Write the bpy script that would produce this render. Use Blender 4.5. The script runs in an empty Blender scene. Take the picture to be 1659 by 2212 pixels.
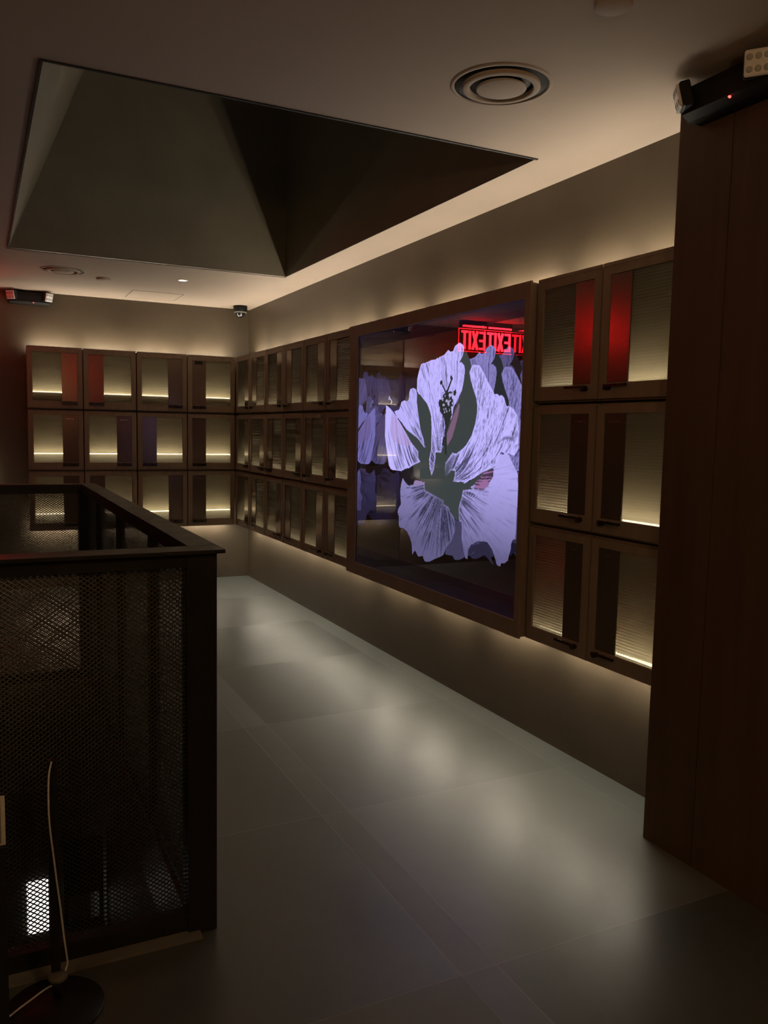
import bpy, bmesh, math, random
import numpy as np
from mathutils import Vector, Matrix

random.seed(7)
C = bpy.context.scene.collection
SC = bpy.context.scene

# ------------------------------------------------------------------ measures (metres)
XR, YB, H = 2.461, 8.086, 2.670          # long locker wall, end wall, ceiling
FX, FY = 2.271, 7.896                    # locker front planes
ROWZ = (0.545, 1.090, 1.636)             # locker row bottoms
ROWH = 0.545

# ------------------------------------------------------------------ mesh helpers
class MB:
    def __init__(self):
        self.v, self.f, self.mi, self.sm = [], [], [], []
    def face(self, pts, mi=0, smooth=False):
        n = len(self.v); self.v += [tuple(p) for p in pts]
        self.f.append(list(range(n, n + len(pts)))); self.mi.append(mi); self.sm.append(smooth)
    def box(self, x0, x1, y0, y1, z0, z1, mi=0):
        n = len(self.v)
        self.v += [(x, y, z) for z in (z0, z1) for y in (y0, y1) for x in (x0, x1)]
        for q in ((0, 2, 3, 1), (4, 5, 7, 6), (0, 1, 5, 4), (2, 6, 7, 3), (0, 4, 6, 2), (1, 3, 7, 5)):
            self.f.append([n + i for i in q]); self.mi.append(mi); self.sm.append(False)
        return self
    def ring(self, x0, x1, z0, z1, y0, y1, l, r, b, t, mi=0):
        """rectangular frame in the xz plane, depth y0..y1, margins l r b t; mitred, one shell"""
        O = [(x0, z0), (x1, z0), (x1, z1), (x0, z1)]
        I = [(x0 + l, z0 + b), (x1 - r, z0 + b), (x1 - r, z1 - t), (x0 + l, z1 - t)]
        n = len(self.v)
        for y in (y0, y1):
            self.v += [(x, y, z) for x, z in O] + [(x, y, z) for x, z in I]
        for i in range(4):
            j = (i + 1) % 4
            for q in ((i, j, 4 + j, 4 + i), (8 + i, 12 + i, 12 + j, 8 + j), (i, 8 + i, 8 + j, j), (4 + i, 4 + j, 12 + j, 12 + i)):
                self.f.append([n + k for k in q]); self.mi.append(mi); self.sm.append(False)
        return self
    def lathe(self, c, prof, n=48, axis='z', mi=0, smooth=True):
        """prof: (radius, height) pairs along the axis; radius 0 closes"""
        base = len(self.v); rows = []
        def pt(r, h, a):
            ca, sa = r * math.cos(a), r * math.sin(a)
            d = (ca, sa, h) if axis == 'z' else ((ca, h, sa) if axis == 'y' else (h, ca, sa))
            return (c[0] + d[0], c[1] + d[1], c[2] + d[2])
        for r, h in prof:
            if r < 1e-6:
                rows.append([len(self.v)]); self.v.append(pt(0, h, 0))
            else:
                rows.append(list(range(len(self.v), len(self.v) + n)))
                self.v += [pt(r, h, 2 * math.pi * k / n) for k in range(n)]
        for a, b in zip(rows, rows[1:]):
            for k in range(n):
                k2 = (k + 1) % n
                if len(a) == 1 and len(b) == 1: continue
                if len(a) == 1: q = [a[0], b[k], b[k2]]
                elif len(b) == 1: q = [a[k], b[0], a[k2]]
                else: q = [a[k], b[k], b[k2], a[k2]]
                self.f.append(q); self.mi.append(mi); self.sm.append(smooth)
        return self
    def tube(self, pts, r, n=8, mi=0, smooth=True):
        pts = [Vector(p) for p in pts]; rows = []
        for i, p in enumerate(pts):
            t = (pts[min(i + 1, len(pts) - 1)] - pts[max(i - 1, 0)]).normalized()
            a = Vector((0, 0, 1)) if abs(t.z) < .9 else Vector((1, 0, 0))
            u = t.cross(a).normalized(); w = t.cross(u)
            rows.append(list(range(len(self.v), len(self.v) + n)))
            self.v += [tuple(p + r * (math.cos(2 * math.pi * k / n) * u + math.sin(2 * math.pi * k / n) * w)) for k in range(n)]
        for a, b in zip(rows, rows[1:]):
            for k in range(n):
                k2 = (k + 1) % n
                self.f.append([a[k], a[k2], b[k2], b[k]]); self.mi.append(mi); self.sm.append(smooth)
        for cap in (rows[0][::-1], rows[-1]):
            self.f.append(list(cap)); self.mi.append(mi); self.sm.append(False)
        return self
    def xform(self, M):
        self.v = [tuple(M @ Vector(p)) for p in self.v]; return self
    def mesh(self, name, mats):
        me = bpy.data.meshes.new(name)
        me.from_pydata(self.v, [], self.f)
        for m in (mats if isinstance(mats, (list, tuple)) else [mats]): me.materials.append(m)
        me.polygons.foreach_set('material_index', self.mi)
        me.polygons.foreach_set('use_smooth', self.sm)
        bm = bmesh.new(); bm.from_mesh(me)
        bmesh.ops.recalc_face_normals(bm, faces=bm.faces[:]); bm.to_mesh(me); bm.free()
        me.update(); return me

def link(name, me, parent=None, bevel=0, world=False):
    o = bpy.data.objects.new(name, me); C.objects.link(o)
    if parent is not None:
        o.parent = parent
        if world: o.location = -Vector(parent_world(parent))
    if bevel:
        b = o.modifiers.new('Bevel', 'BEVEL'); b.width = bevel; b.segments = 2; b.limit_method = 'ANGLE'; b.angle_limit = math.radians(50)
    return o
def parent_world(p):
    v = Vector((0, 0, 0))
    while p is not None:
        v += p.location; p = p.parent
    return v
def obj(name, mb, mat, parent=None, bevel=0, world=True):
    """a mesh built in world coordinates, linked as one object (child of an unrotated parent)"""
    return link(name, mb.mesh(name, mat), parent, bevel, world)
def thing(name, label, cat, loc, group=None, rz=0):
    o = bpy.data.objects.new(name, None); C.objects.link(o)
    o.location = loc; o.rotation_euler = (0, 0, rz); o.empty_display_size = .1
    o['label'] = label; o['category'] = cat
    if group: o['group'] = group
    return o
def tag(o, label, cat, group=None):
    o['label'] = label; o['category'] = cat
    if group: o['group'] = group
    return o
def struct(name, mb, mat, bevel=0):
    o = obj(name, mb, mat, None, bevel); o['kind'] = 'structure'; return o

# ------------------------------------------------------------------ material helpers
def newmat(name):
    m = bpy.data.materials.new(name); m.use_nodes = True
    nt = m.node_tree; nt.nodes.clear()
    out = nt.nodes.new('ShaderNodeOutputMaterial')
    return m, nt, out
def N(nt, t, **kw):
    n = nt.nodes.new(t)
    for k, v in kw.items():
        if k.startswith('i_'): n.inputs[k[2:].replace('_', ' ')].default_value = v
        else: setattr(n, k, v)
    return n
def L(nt, a, b): nt.links.new(a, b)
def noise(nt, scale, detail=4, rough=.55, vec=None, dist=0):
    n = N(nt, 'ShaderNodeTexNoise'); n.inputs['Scale'].default_value = scale; n.inputs['Detail'].default_value = detail
    n.inputs['Roughness'].default_value = rough; n.inputs['Distortion'].default_value = dist
    if vec is not None: L(nt, vec, n.inputs['Vector'])
    return n
def ramp(nt, fac, stops):
    r = N(nt, 'ShaderNodeValToRGB'); e = r.color_ramp.elements
    while len(e) < len(stops): e.new(.5)
    for k, (p, c) in zip(e, stops): k.position = p; k.color = (*c, 1)
    L(nt, fac, r.inputs['Fac']); return r.outputs['Color']
def coords(nt, scale=(1, 1, 1), kind='Object', rot=(0, 0, 0)):
    t = N(nt, 'ShaderNodeTexCoord'); mp = N(nt, 'ShaderNodeMapping')
    mp.inputs['Scale'].default_value = scale; mp.inputs['Rotation'].default_value = rot
    L(nt, t.outputs[kind], mp.inputs['Vector']); return mp.outputs['Vector']
def surface(name, c1, c2, scale=4, rough=.6, spec=.3, metal=0, stretch=(1, 1, 1), bump=0, bscale=60, rvar=.1, detail=5):
    """mottled principled surface, base colour between c1 and c2 by noise in object space"""
    m, nt, out = newmat(name); p = N(nt, 'ShaderNodeBsdfPrincipled')
    v = coords(nt, stretch); n = noise(nt, scale, detail, .6, v)
    L(nt, ramp(nt, n.outputs['Fac'], [(.3, c1), (.7, c2)]), p.inputs['Base Color'])
    mr = N(nt, 'ShaderNodeMapRange'); L(nt, n.outputs['Fac'], mr.inputs['Value'])
    mr.inputs['From Min'].default_value = .3; mr.inputs['From Max'].default_value = .7
    mr.inputs['To Min'].default_value = rough - rvar / 2; mr.inputs['To Max'].default_value = rough + rvar / 2
    L(nt, mr.outputs['Result'], p.inputs['Roughness'])
    p.inputs['Specular IOR Level'].default_value = spec; p.inputs['Metallic'].default_value = metal
    if bump:
        n2 = noise(nt, bscale, 3, .6, v); b = N(nt, 'ShaderNodeBump'); b.inputs['Strength'].default_value = bump; b.inputs['Distance'].default_value = .002
        L(nt, n2.outputs['Fac'], b.inputs['Height']); L(nt, b.outputs['Normal'], p.inputs['Normal'])
    L(nt, p.outputs['BSDF'], out.inputs['Surface']); return m
def emit(name, col, s):
    m, nt, out = newmat(name); e = N(nt, 'ShaderNodeEmission'); e.inputs['Color'].default_value = (*col, 1); e.inputs['Strength'].default_value = s
    L(nt, e.outputs['Emission'], out.inputs['Surface']); return m

WARM = (1.0, .89, .71)
M = {}
M['plaster'] = surface('wall_plaster', (.078, .058, .036), (.106, .079, .050), 3, .46, .45, bump=.25, bscale=35, rvar=.12)
M['ceiling'] = surface('ceiling_paint', (.49, .405, .33), (.53, .435, .355), 1.5, .85, .15)
M['wood'] = surface('frame_wood', (.25, .185, .135), (.31, .235, .172), 9, .48, .35, stretch=(2.5, 2.5, .25), bump=.12, bscale=80)
M['column_wood'] = surface('column_veneer', (.085, .050, .030), (.115, .068, .042), 7, .55, .3, stretch=(3, 3, .2), bump=.1, bscale=70)
M['bronze'] = surface('bronze_panel', (.205, .155, .122), (.22, .166, .131), 3, .20, .5, metal=.6, rvar=.02)
M['liner'] = surface('locker_liner', (.50, .43, .32), (.56, .48, .36), 6, .6, .3)
M['pull'] = surface('pull_metal', (.05, .042, .036), (.07, .058, .05), 20, .3, .5, metal=.8)
M['steel'] = surface('slot_steel', (.55, .52, .48), (.62, .58, .54), 30, .25, .5, metal=.9)
M['dark'] = surface('dark_plastic', (.008, .0075, .007), (.013, .012, .011), 20, .6, .3)
M['black_metal'] = surface('black_steel', (.018, .018, .015), (.027, .026, .021), 12, .42, .45, metal=.3, bump=.05, bscale=120)
M['mesh'] = surface('wire_steel', (.055, .062, .052), (.078, .086, .072), 40, .35, .5, metal=.7)
M['shaft'] = surface('shaft_lining', (.19, .165, .115), (.24, .205, .145), 3, .42, .5, bump=.1, bscale=30)
M['stair'] = surface('stair_stone', (.07, .065, .055), (.10, .09, .08), 5, .6, .3)
M['grey_plate'] = surface('grey_plate', (.16, .15, .13), (.2, .19, .165), 15, .5, .3)
M['white_plastic'] = surface('white_plastic', (.62, .62, .58), (.68, .68, .64), 10, .35, .4)
M['cable'] = surface('cable_sheath', (.78, .78, .72), (.84, .84, .78), 30, .5, .3)
M['lens'] = surface('lamp_lens', (.78, .78, .78), (.84, .84, .84), 25, .2, .6)
M['lens_dot'] = surface('lamp_diode', (.42, .42, .40), (.5, .5, .47), 25, .3, .5)
M['led'] = emit('led_diodes', (1, .85, .58), 12)
M['cove'] = emit('cove_diodes', WARM, 68); M['cove_low'] = emit('cove_diodes_low', WARM, 66)
M['downlight'] = emit('downlight_lamp', (1, .86, .66), 14)
M['ambient'] = emit('fill_glow', (1, .66, .30), 46)  # glow of the out-of-view globes added to lift the ambient light
M['red'] = emit('exit_red', (1, .008, .014), 19)
M['red_dim'] = emit('exit_red_edge', (1, .006, .010), 7)
M['red_led'] = emit('indicator_red', (1, .05, .04), 6)
M['white_glow'] = emit('white_glow', (1, .97, .92), 1.6)

# large grey tiles: border strips beside the long wall and the stair, tone and gloss vary from tile to tile
m, nt, out = newmat('floor_tile'); M['floor'] = m
tc = N(nt, 'ShaderNodeTexCoord'); sp = N(nt, 'ShaderNodeSeparateXYZ'); L(nt, tc.outputs['Object'], sp.inputs[0])
def mth(op, a, b=None, c=None):
    n = N(nt, 'ShaderNodeMath', operation=op)
    for i, v in enumerate((a, b, c)):
        if v is None: continue
        if isinstance(v, (int, float)): n.inputs[i].default_value = v
        else: L(nt, v, n.inputs[i])
    return n.outputs[0]
X, Y = sp.outputs[0], sp.outputs[1]
ty = mth('DIVIDE', mth('SUBTRACT', Y, 1.82), 1.042)
iy = mth('FLOOR', ty); fy = mth('SUBTRACT', ty, iy)
near_y = mth('MULTIPLY', mth('MINIMUM', fy, mth('SUBTRACT', 1.0, fy)), 1.042)
lines = [2.325, 1.285, 1.17, .13, -.91, -1.95]
ix, near_x = None, None
for k, xl in enumerate(lines):
    g = mth('GREATER_THAN', X, xl); d = mth('ABSOLUTE', mth('SUBTRACT', X, xl))
    ix = g if ix is None else mth('ADD', ix, g)
    near_x = d if near_x is None else mth('MINIMUM', near_x, d)
cv = N(nt, 'ShaderNodeCombineXYZ'); L(nt, ix, cv.inputs[0]); L(nt, iy, cv.inputs[1])
wn = N(nt, 'ShaderNodeTexWhiteNoise', noise_dimensions='3D'); L(nt, cv.outputs[0], wn.inputs['Vector'])
tile_v = mth('FRACT', mth('ADD', mth('ADD', mth('MULTIPLY', ix, .862), mth('MULTIPLY', iy, .36)), mth('ADD', mth('MULTIPLY', mth('MULTIPLY', ix, iy), .279), 3.537)))
n1 = noise(nt, 1.7, 6, .6, tc.outputs['Object'], 1.0); n2 = noise(nt, 14, 5, .65, tc.outputs['Object'])
tone = mth('ADD', mth('MULTIPLY', tile_v, .85), mth('ADD', mth('MULTIPLY', n1.outputs['Fac'], .7), mth('MULTIPLY', n2.outputs['Fac'], .25)))
col = ramp(nt, mth('MULTIPLY', tone, .75), [(.20, (.042, .050, .045)), (.95, (.130, .142, .128))])
groove = mth('LESS_THAN', mth('MINIMUM', near_x, near_y), .0025)
mx = N(nt, 'ShaderNodeMix', data_type='RGBA'); L(nt, groove, mx.inputs['Factor']); L(nt, col, mx.inputs['A']); mx.inputs['B'].default_value = (.16, .165, .15, 1)
p = N(nt, 'ShaderNodeBsdfPrincipled'); L(nt, mx.outputs['Result'], p.inputs['Base Color'])
L(nt, mth('ADD', .30, mth('MULTIPLY', n1.outputs['Fac'], .16)), p.inputs['Roughness']); p.inputs['Specular IOR Level'].default_value = 1.0
va = N(nt, 'ShaderNodeVectorMath', operation='SUBTRACT'); L(nt, wn.outputs['Color'], va.inputs[0]); va.inputs[1].default_value = (.5, .5, .5)
vs = N(nt, 'ShaderNodeVectorMath', operation='MULTIPLY'); L(nt, va.outputs[0], vs.inputs[0]); vs.inputs[1].default_value = (.075, .075, 0)
gn = N(nt, 'ShaderNodeNewGeometry'); vb = N(nt, 'ShaderNodeVectorMath', operation='ADD'); L(nt, gn.outputs['Normal'], vb.inputs[0]); L(nt, vs.outputs[0], vb.inputs[1])
vn = N(nt, 'ShaderNodeVectorMath', operation='NORMALIZE'); L(nt, vb.outputs[0], vn.inputs[0])
bp = N(nt, 'ShaderNodeBump'); bp.inputs['Strength'].default_value = .12; L(nt, vn.outputs[0], bp.inputs['Normal']); bp.inputs['Distance'].default_value = .003
L(nt, n2.outputs['Fac'], bp.inputs['Height']); L(nt, bp.outputs['Normal'], p.inputs['Normal'])
L(nt, p.outputs['BSDF'], out.inputs['Surface'])

# ribbed pane: fine horizontal flutes crossed by a weaker vertical flute
m, nt, out = newmat('ribbed_glass'); M['glass'] = m
tc = N(nt, 'ShaderNodeTexCoord'); sp = N(nt, 'ShaderNodeSeparateXYZ'); L(nt, tc.outputs['Object'], sp.inputs[0])
hz = mth('SINE', mth('MULTIPLY', sp.outputs[2], 2 * math.pi / .0125)); vx = mth('SINE', mth('MULTIPLY', sp.outputs[0], 2 * math.pi / .016))
hgt = mth('ADD', hz, mth('MULTIPLY', vx, .22))
bp = N(nt, 'ShaderNodeBump'); bp.inputs['Strength'].default_value = .38; bp.inputs['Distance'].default_value = .004; L(nt, hgt, bp.inputs['Height'])
rf = N(nt, 'ShaderNodeBsdfRefraction'); rf.inputs['Roughness'].default_value = .22; rf.inputs['IOR'].default_value = 1.12; rf.inputs['Color'].default_value = (.93, .93, .88, 1)
tr = N(nt, 'ShaderNodeBsdfTransparent'); tr.inputs['Color'].default_value = (.93, .93, .88, 1)
gl = N(nt, 'ShaderNodeBsdfGlossy'); gl.inputs['Roughness'].default_value = .12
L(nt, bp.outputs['Normal'], rf.inputs['Normal']); L(nt, bp.outputs['Normal'], gl.inputs['Normal'])
m1 = N(nt, 'ShaderNodeMixShader'); m1.inputs[0].default_value = .16; L(nt, rf.outputs[0], m1.inputs[1]); L(nt, tr.outputs[0], m1.inputs[2])
tl = N(nt, 'ShaderNodeBsdfTranslucent'); tl.inputs['Color'].default_value = (.9, .88, .8, 1); m0 = N(nt, 'ShaderNodeMixShader'); m0.inputs[0].default_value = .32; L(nt, m1.outputs[0], m0.inputs[1]); L(nt, tl.outputs[0], m0.inputs[2]); m1 = m0
fr = N(nt, 'ShaderNodeFresnel'); fr.inputs['IOR'].default_value = 1.45
m2 = N(nt, 'ShaderNodeMixShader'); L(nt, fr.outputs[0], m2.inputs[0]); L(nt, m1.outputs[0], m2.inputs[1]); L(nt, gl.outputs[0], m2.inputs[2])
L(nt, m2.outputs[0], out.inputs['Surface'])

# half mirror, full mirror, clear acrylic
m, nt, out = newmat('half_mirror'); M['half'] = m
tr = N(nt, 'ShaderNodeBsdfTransparent'); tr.inputs['Color'].default_value = (.97, .97, 1, 1)
gl = N(nt, 'ShaderNodeBsdfGlossy'); gl.inputs['Roughness'].default_value = 0; gl.inputs['Color'].default_value = (.95, .95, 1, 1)
ms = N(nt, 'ShaderNodeMixShader'); ms.inputs[0].default_value = .26; L(nt, tr.outputs[0], ms.inputs[1]); L(nt, gl.outputs[0], ms.inputs[2]); L(nt, ms.outputs[0], out.inputs['Surface'])
m, nt, out = newmat('silver_mirror'); M['mirror'] = m
gl = N(nt, 'ShaderNodeBsdfGlossy'); gl.inputs['Roughness'].default_value = 0; gl.inputs['Color'].default_value = (.72, .72, .82, 1); L(nt, gl.outputs[0], out.inputs['Surface'])
m, nt, out = newmat('clear_acrylic'); M['acrylic'] = m
tr = N(nt, 'ShaderNodeBsdfTransparent'); tr.inputs['Color'].default_value = (.85, .3, .3, 1); gl = N(nt, 'ShaderNodeBsdfGlossy'); gl.inputs['Roughness'].default_value = .05
ms = N(nt, 'ShaderNodeMixShader'); ms.inputs[0].default_value = .08; L(nt, tr.outputs[0], ms.inputs[1]); L(nt, gl.outputs[0], ms.inputs[2]); L(nt, ms.outputs[0], out.inputs['Surface'])
m, nt, out = newmat('smoked_dome'); M['dome'] = m
tr = N(nt, 'ShaderNodeBsdfTransparent'); tr.inputs['Color'].default_value = (.25, .25, .25, 1); gl = N(nt, 'ShaderNodeBsdfGlossy'); gl.inputs['Roughness'].default_value = .04
ms = N(nt, 'ShaderNodeMixShader'); ms.inputs[0].default_value = .25; L(nt, tr.outputs[0], ms.inputs[1]); L(nt, gl.outputs[0], ms.inputs[2]); L(nt, ms.outputs[0], out.inputs['Surface'])
# backlit print: picture colours come from the mesh's colour attribute
m, nt, out = newmat('backlit_print'); M['print'] = m
at = N(nt, 'ShaderNodeAttribute', attribute_name='picture'); em = N(nt, 'ShaderNodeEmission')
ge = N(nt, 'ShaderNodeNewGeometry'); st = N(nt, 'ShaderNodeMapRange'); L(nt, ge.outputs['Backfacing'], st.inputs['Value'])
st.inputs['To Min'].default_value = 1.65; st.inputs['To Max'].default_value = 1.65 * .62
L(nt, at.outputs['Color'], em.inputs['Color']); L(nt, st.outputs['Result'], em.inputs['Strength']); L(nt, em.outputs[0], out.inputs['Surface'])

# ------------------------------------------------------------------ the room
HX0, HX1, HY0, HY1 = -1.70, .545, 2.385, 5.06      # stair opening in the floor
fl = MB()
fl.box(-3, XR + .1, -2.6, HY0, -.25, 0); fl.box(HX1, XR + .1, HY0, HY1, -.25, 0)
fl.box(-3, XR + .1, HY1, YB + .1, -.25, 0); fl.box(-3, HX0, HY0, HY1, -.25, 0)
struct('floor', fl, M['floor'])
SX0, SX1, SY0, SY1 = .22, 2.170, 2.995, 6.205      # shaft opening in the ceiling
ce = MB()
ce.box(-3.1, XR + .1, -2.6, SY0, H, H + .12); ce.box(SX1, XR + .1, SY0, SY1, H, H + .12)
ce.box(-3.1, XR + .1, SY1, YB + .1, H, H + .12); ce.box(-3.1, SX0, SY0, SY1, H, H + .12)
struct('ceiling', ce, M['ceiling'])
ZT, XT = 4.5, .96                                    # the shaft's side leans in as it rises
sh = MB()
z0 = H + .0005; SX0 += .003; SX1 -= .003; SY0 += .003; SY1 -= .003
sh.face([(SX0, SY1, z0), (SX1, SY1, z0), (SX1, SY1, ZT), (XT, SY1, ZT)])
sh.face([(SX1, SY0, z0), (SX1, SY1, z0), (SX1, SY1, ZT), (SX1, SY0, ZT)])
sh.face([(SX0, SY0, z0), (SX0, SY1, z0), (XT, SY1, ZT), (XT, SY0, ZT)])
sh.face([(SX0, SY0, z0), (SX1, SY0, z0), (SX1, SY0, ZT), (XT, SY0, ZT)])
sh.face([(XT, SY0, ZT), (SX1, SY0, ZT), (SX1, SY1, ZT), (XT, SY1, ZT)])
o = struct('ceiling_shaft', sh, M['shaft'])
sd = o.modifiers.new('Solid', 'SOLIDIFY'); sd.thickness = .03; sd.offset = 1
tr_ = MB()                                           # thin dark edge bead round the opening
e = .012
tr_.box(SX0 - e, SX1 + e, SY0 - e, SY0, H - .004, H + .03); tr_.box(SX0 - e, SX1 + e, SY1 + .001, SY1 + e * .4, H - .002, H - .0002)
tr_.box(SX0 - e, SX0 - .001, SY0, SY1, H - .004, H - .0002); tr_.box(SX1 + .001, SX1 + e * .4, SY0, SY1, H - .002, H - .0002)
struct('trim_1', tr_, M['dark'])
struct('wall_right', MB().box(XR, XR + .1, -2.6, YB, 0, H), M['plaster'])
struct('wall_back', MB().box(-3, XR + .1, YB, YB + .1, 0, H), M['plaster'])
struct('wall_left', MB().box(-3.1, -3, -2.6, YB + .1, 0, H), M['plaster'])
struct('wall_front', MB().box(-3, XR, -2.7, -2.6, 0, H), M['plaster'])
col = MB(); CX, CY = 2.209, 2.2137
col.box(CX, XR, 1.985, CY, 0, H); col.box(CX + .004, XR, 1.981, 1.985, 0, H); col.box(CX, XR, .55, 1.981, 0, H)
col.box(CX + .004, XR, .546, .55, 0, H); col.box(CX, XR, -2.6, .546, 0, H)
struct('wall_column', col, M['column_wood'])
# stairwell below the floor
sw = MB()
ZL = -1.75
sw.face([(HX0, HY1, -.25), (HX1, HY1, -.25), (HX1, HY1, ZL), (HX0, HY1, ZL)])
sw.face([(HX1, HY0, -.25), (HX1, HY1, -.25), (HX1, HY1, ZL), (HX1, HY0, ZL)])
sw.face([(HX0, HY0, -.25), (HX0, HY1, -.25), (HX0, HY1, ZL), (HX0, HY0, ZL)])
sw.face([(HX0, HY0, -.25), (HX1, HY0, -.25), (HX1, HY0, ZL), (HX0, HY0, ZL)])
sw.face([(HX0, HY0, ZL), (HX1, HY0, ZL), (HX1, HY1, ZL), (HX0, HY1, ZL)])
o = struct('wall_stairwell', sw, M['stair']); sd = o.modifiers.new('Solid', 'SOLIDIFY'); sd.thickness = .03; sd.offset = 1
stp = MB()
for k in range(9):
    stp.box(HX0 + .02 + .17 * k, HX0 + .19 + .17 * k, 2.6, 3.65, ZL, -.175 * (k + 1) + .0)
struct('floor_stairs', stp, M['stair'])

# ------------------------------------------------------------------ lockers
# local frame: x along the face, y into the wall (0 = door face), z up from the unit's bottom
BACK = .115                                          # body depth; the cove gap behind it shows the wall
cache = {}
def part(key, name, build, mat, parent, bevel=0):
    if key not in cache: cache[key] = build().mesh(name, mat)
    return link(name, cache[key], parent, bevel)
ST, BR, TR_ = .043, .062, .034                       # stile, bottom rail, top rail
def locker(W, side, slot, cove_top, cove_bot, label, loc, rz, group, handle='tab', LH=.150, LY=.0545):
    g = .0045; gz = .012; h = ROWH
    t = thing('locker', label, 'locker', loc, group, rz)
    def body():
        m = MB(); x0, x1, z0, z1, th = g, W - g, g, h - g, .014
        m.box(x0, x1, BACK - .008, BACK, z0, z1); m.box(x0, x0 + th, .019, BACK - .008, z0, z1); m.box(x1 - th, x1, .019, BACK - .008, z0, z1)
        m.box(x0 + th, x1 - th, .019, BACK - .008, z0, z0 + th); m.box(x0 + th, x1 - th, .019, BACK - .008, z1 - th, z1)
        return m
    part(('body', W), 'carcass', body, M['wood'], t)
    def liner():
        m = MB(); x0, x1, z0, z1 = g + .0145, W - g - .0145, g + .0145, h - g - .0145
        m.box(x0, x1, BACK - .011, BACK - .0085, z0, z1); m.box(x0, x0 + .002, .021, BACK - .011, z0, z1); m.box(x1 - .002, x1, .021, BACK - .011, z0, z1)
        m.box(x0, x1, .021, BACK - .011, z0, z0 + .002); m.box(x0, x1, .021, BACK - .011, z1 - .002, z1)
        return m
    part(('liner', W), 'lining', liner, M['liner'], t)
    part(('ledge', W, LH), 'ledge', lambda: MB().box(.03, W - .03, BACK - .050, BACK - .012, .0215, LH), M['liner'], t)
    part(('strip', W, LH, LY), 'led_strip', lambda: MB().box(.034, W - .034, BACK - LY, BACK - LY + .008, LH + .0005, LH + .006), M['led'], t)
    part(('cleat', W), 'wall_cleat', lambda: MB().box(W * .35, W * .65, BACK, .1895, h * .4, h * .6), M['dark'], t)
    if cove_top: part(('ct', W), 'cove_light', lambda: MB().box(.03, W - .03, BACK - .022, BACK - .006, h - .0042, h + .003), M['cove'], t); part(('lip', W), 'top_lip', lambda: MB().box(g, W - g, .0005, .018, h - .0115, h + .004), M['wood'], t, .0015)
    if cove_bot: part(('cb', W), 'cove_light', lambda: MB().box(.03, W - .03, BACK + .001, BACK + .014, .003, .010), M['cove_low'], t)
    x0, x1, z0, z1 = g, W - g, gz, h - gz
    door = part(('door', W), 'door', lambda: MB().ring(x0, x1, z0, z1, 0, .018, ST, ST, BR, TR_), M['wood'], t, .0015)
    ox0, ox1, oz0, oz1 = x0 + ST, x1 - ST, z0 + BR, z1 - TR_
    pw = (ox1 - ox0) * .355
    px0, px1 = (ox1 - pw, ox1) if side == 'R' else (ox0, ox0 + pw)
    gx0, gx1 = (ox0, ox1 - pw) if side == 'R' else (ox0 + pw, ox1)
    part(('pane', W, side), 'glass_pane', lambda: MB().box(gx0 + .0005, gx1 - .0005, .008, .012, oz0 + .0005, oz1 - .0005), M['glass'], door)
    part(('panel', W, side), 'metal_panel', lambda: MB().box(px0 + .0005, px1 - .0005, .004, .014, oz0 + .0005, oz1 - .0005), M['bronze'], door, .001)
    def pull():
        m = MB()
        if handle == 'tab':
            m.box(px0, px1, -.030, -.001, oz0 - .013, oz0 - .004); m.box(px0, px1, -.006, -.0005, oz0 - .034, oz0 - .013)
        else:
            a, b = (px0 - .02, px1 - .012) if side == 'R' else (px0 + .012, px1 + .02)
            m.box(a, b, -.026, -.016, oz0 - .016, oz0 - .006)
            e = px1 - .022 if side == 'R' else px0 + .022
            m.lathe((e, 0, oz0 - .018), [(.001, -.03), (.011, -.028), (.011, -.0005), (.001, -.0004)], 16, 'y')
        return m
    part(('pull', W, side, handle), 'pull_handle', pull, M['pull'], door, .001)
    xc = (px0 + px1) / 2
    if slot == 'line':
        part(('slot', W, side), 'slot_plate', lambda: MB().box(xc - .032, xc + .032, .0005, .0038, oz1 - .036, oz1 - .031), M['steel'], door)
    elif slot == 'card':
        part(('card', W, side), 'card_slot', lambda: MB().box(xc - .040, xc + .034, .0005, .0038, oz1 - .038, oz1 - .006), M['dark'], door)
    return t
ROWN = ('bottom row', 'middle row', 'top row')
# end wall: four columns, listed from the wall's open end to the room corner
COLN = ('outer end of row', 'second from outer end', 'third from outer end', 'in the room corner')
bx = [.402, .868, 1.336, 1.808, 2.268]
pat = {2: 'RLRL', 1: 'RRLL', 0: 'RLRL'}
slots = {2: ('', '', '', 'card'), 1: ('line', 'line', '', 'line'), 0: ('', '', 'line', 'line')}
for r in (2, 1, 0):
    for c in range(4):
        look = {'R': 'wide glass then dark strip', 'L': 'dark strip then wide glass'}[pat[r][c]]
        extra = ', card slot' if slots[r][c] == 'card' else ''
        locker(.4665, pat[r][c], slots[r][c], r == 2, r == 0,
               'lit end-wall locker, %s, %s, %s%s' % (ROWN[r], COLN[c], look, extra),
               (bx[c] if c < 3 else 1.8015, FY, ROWZ[r]), 0, 'lockers on the end wall', 'tab', .150, .030 if r == 2 else .0545)
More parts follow.
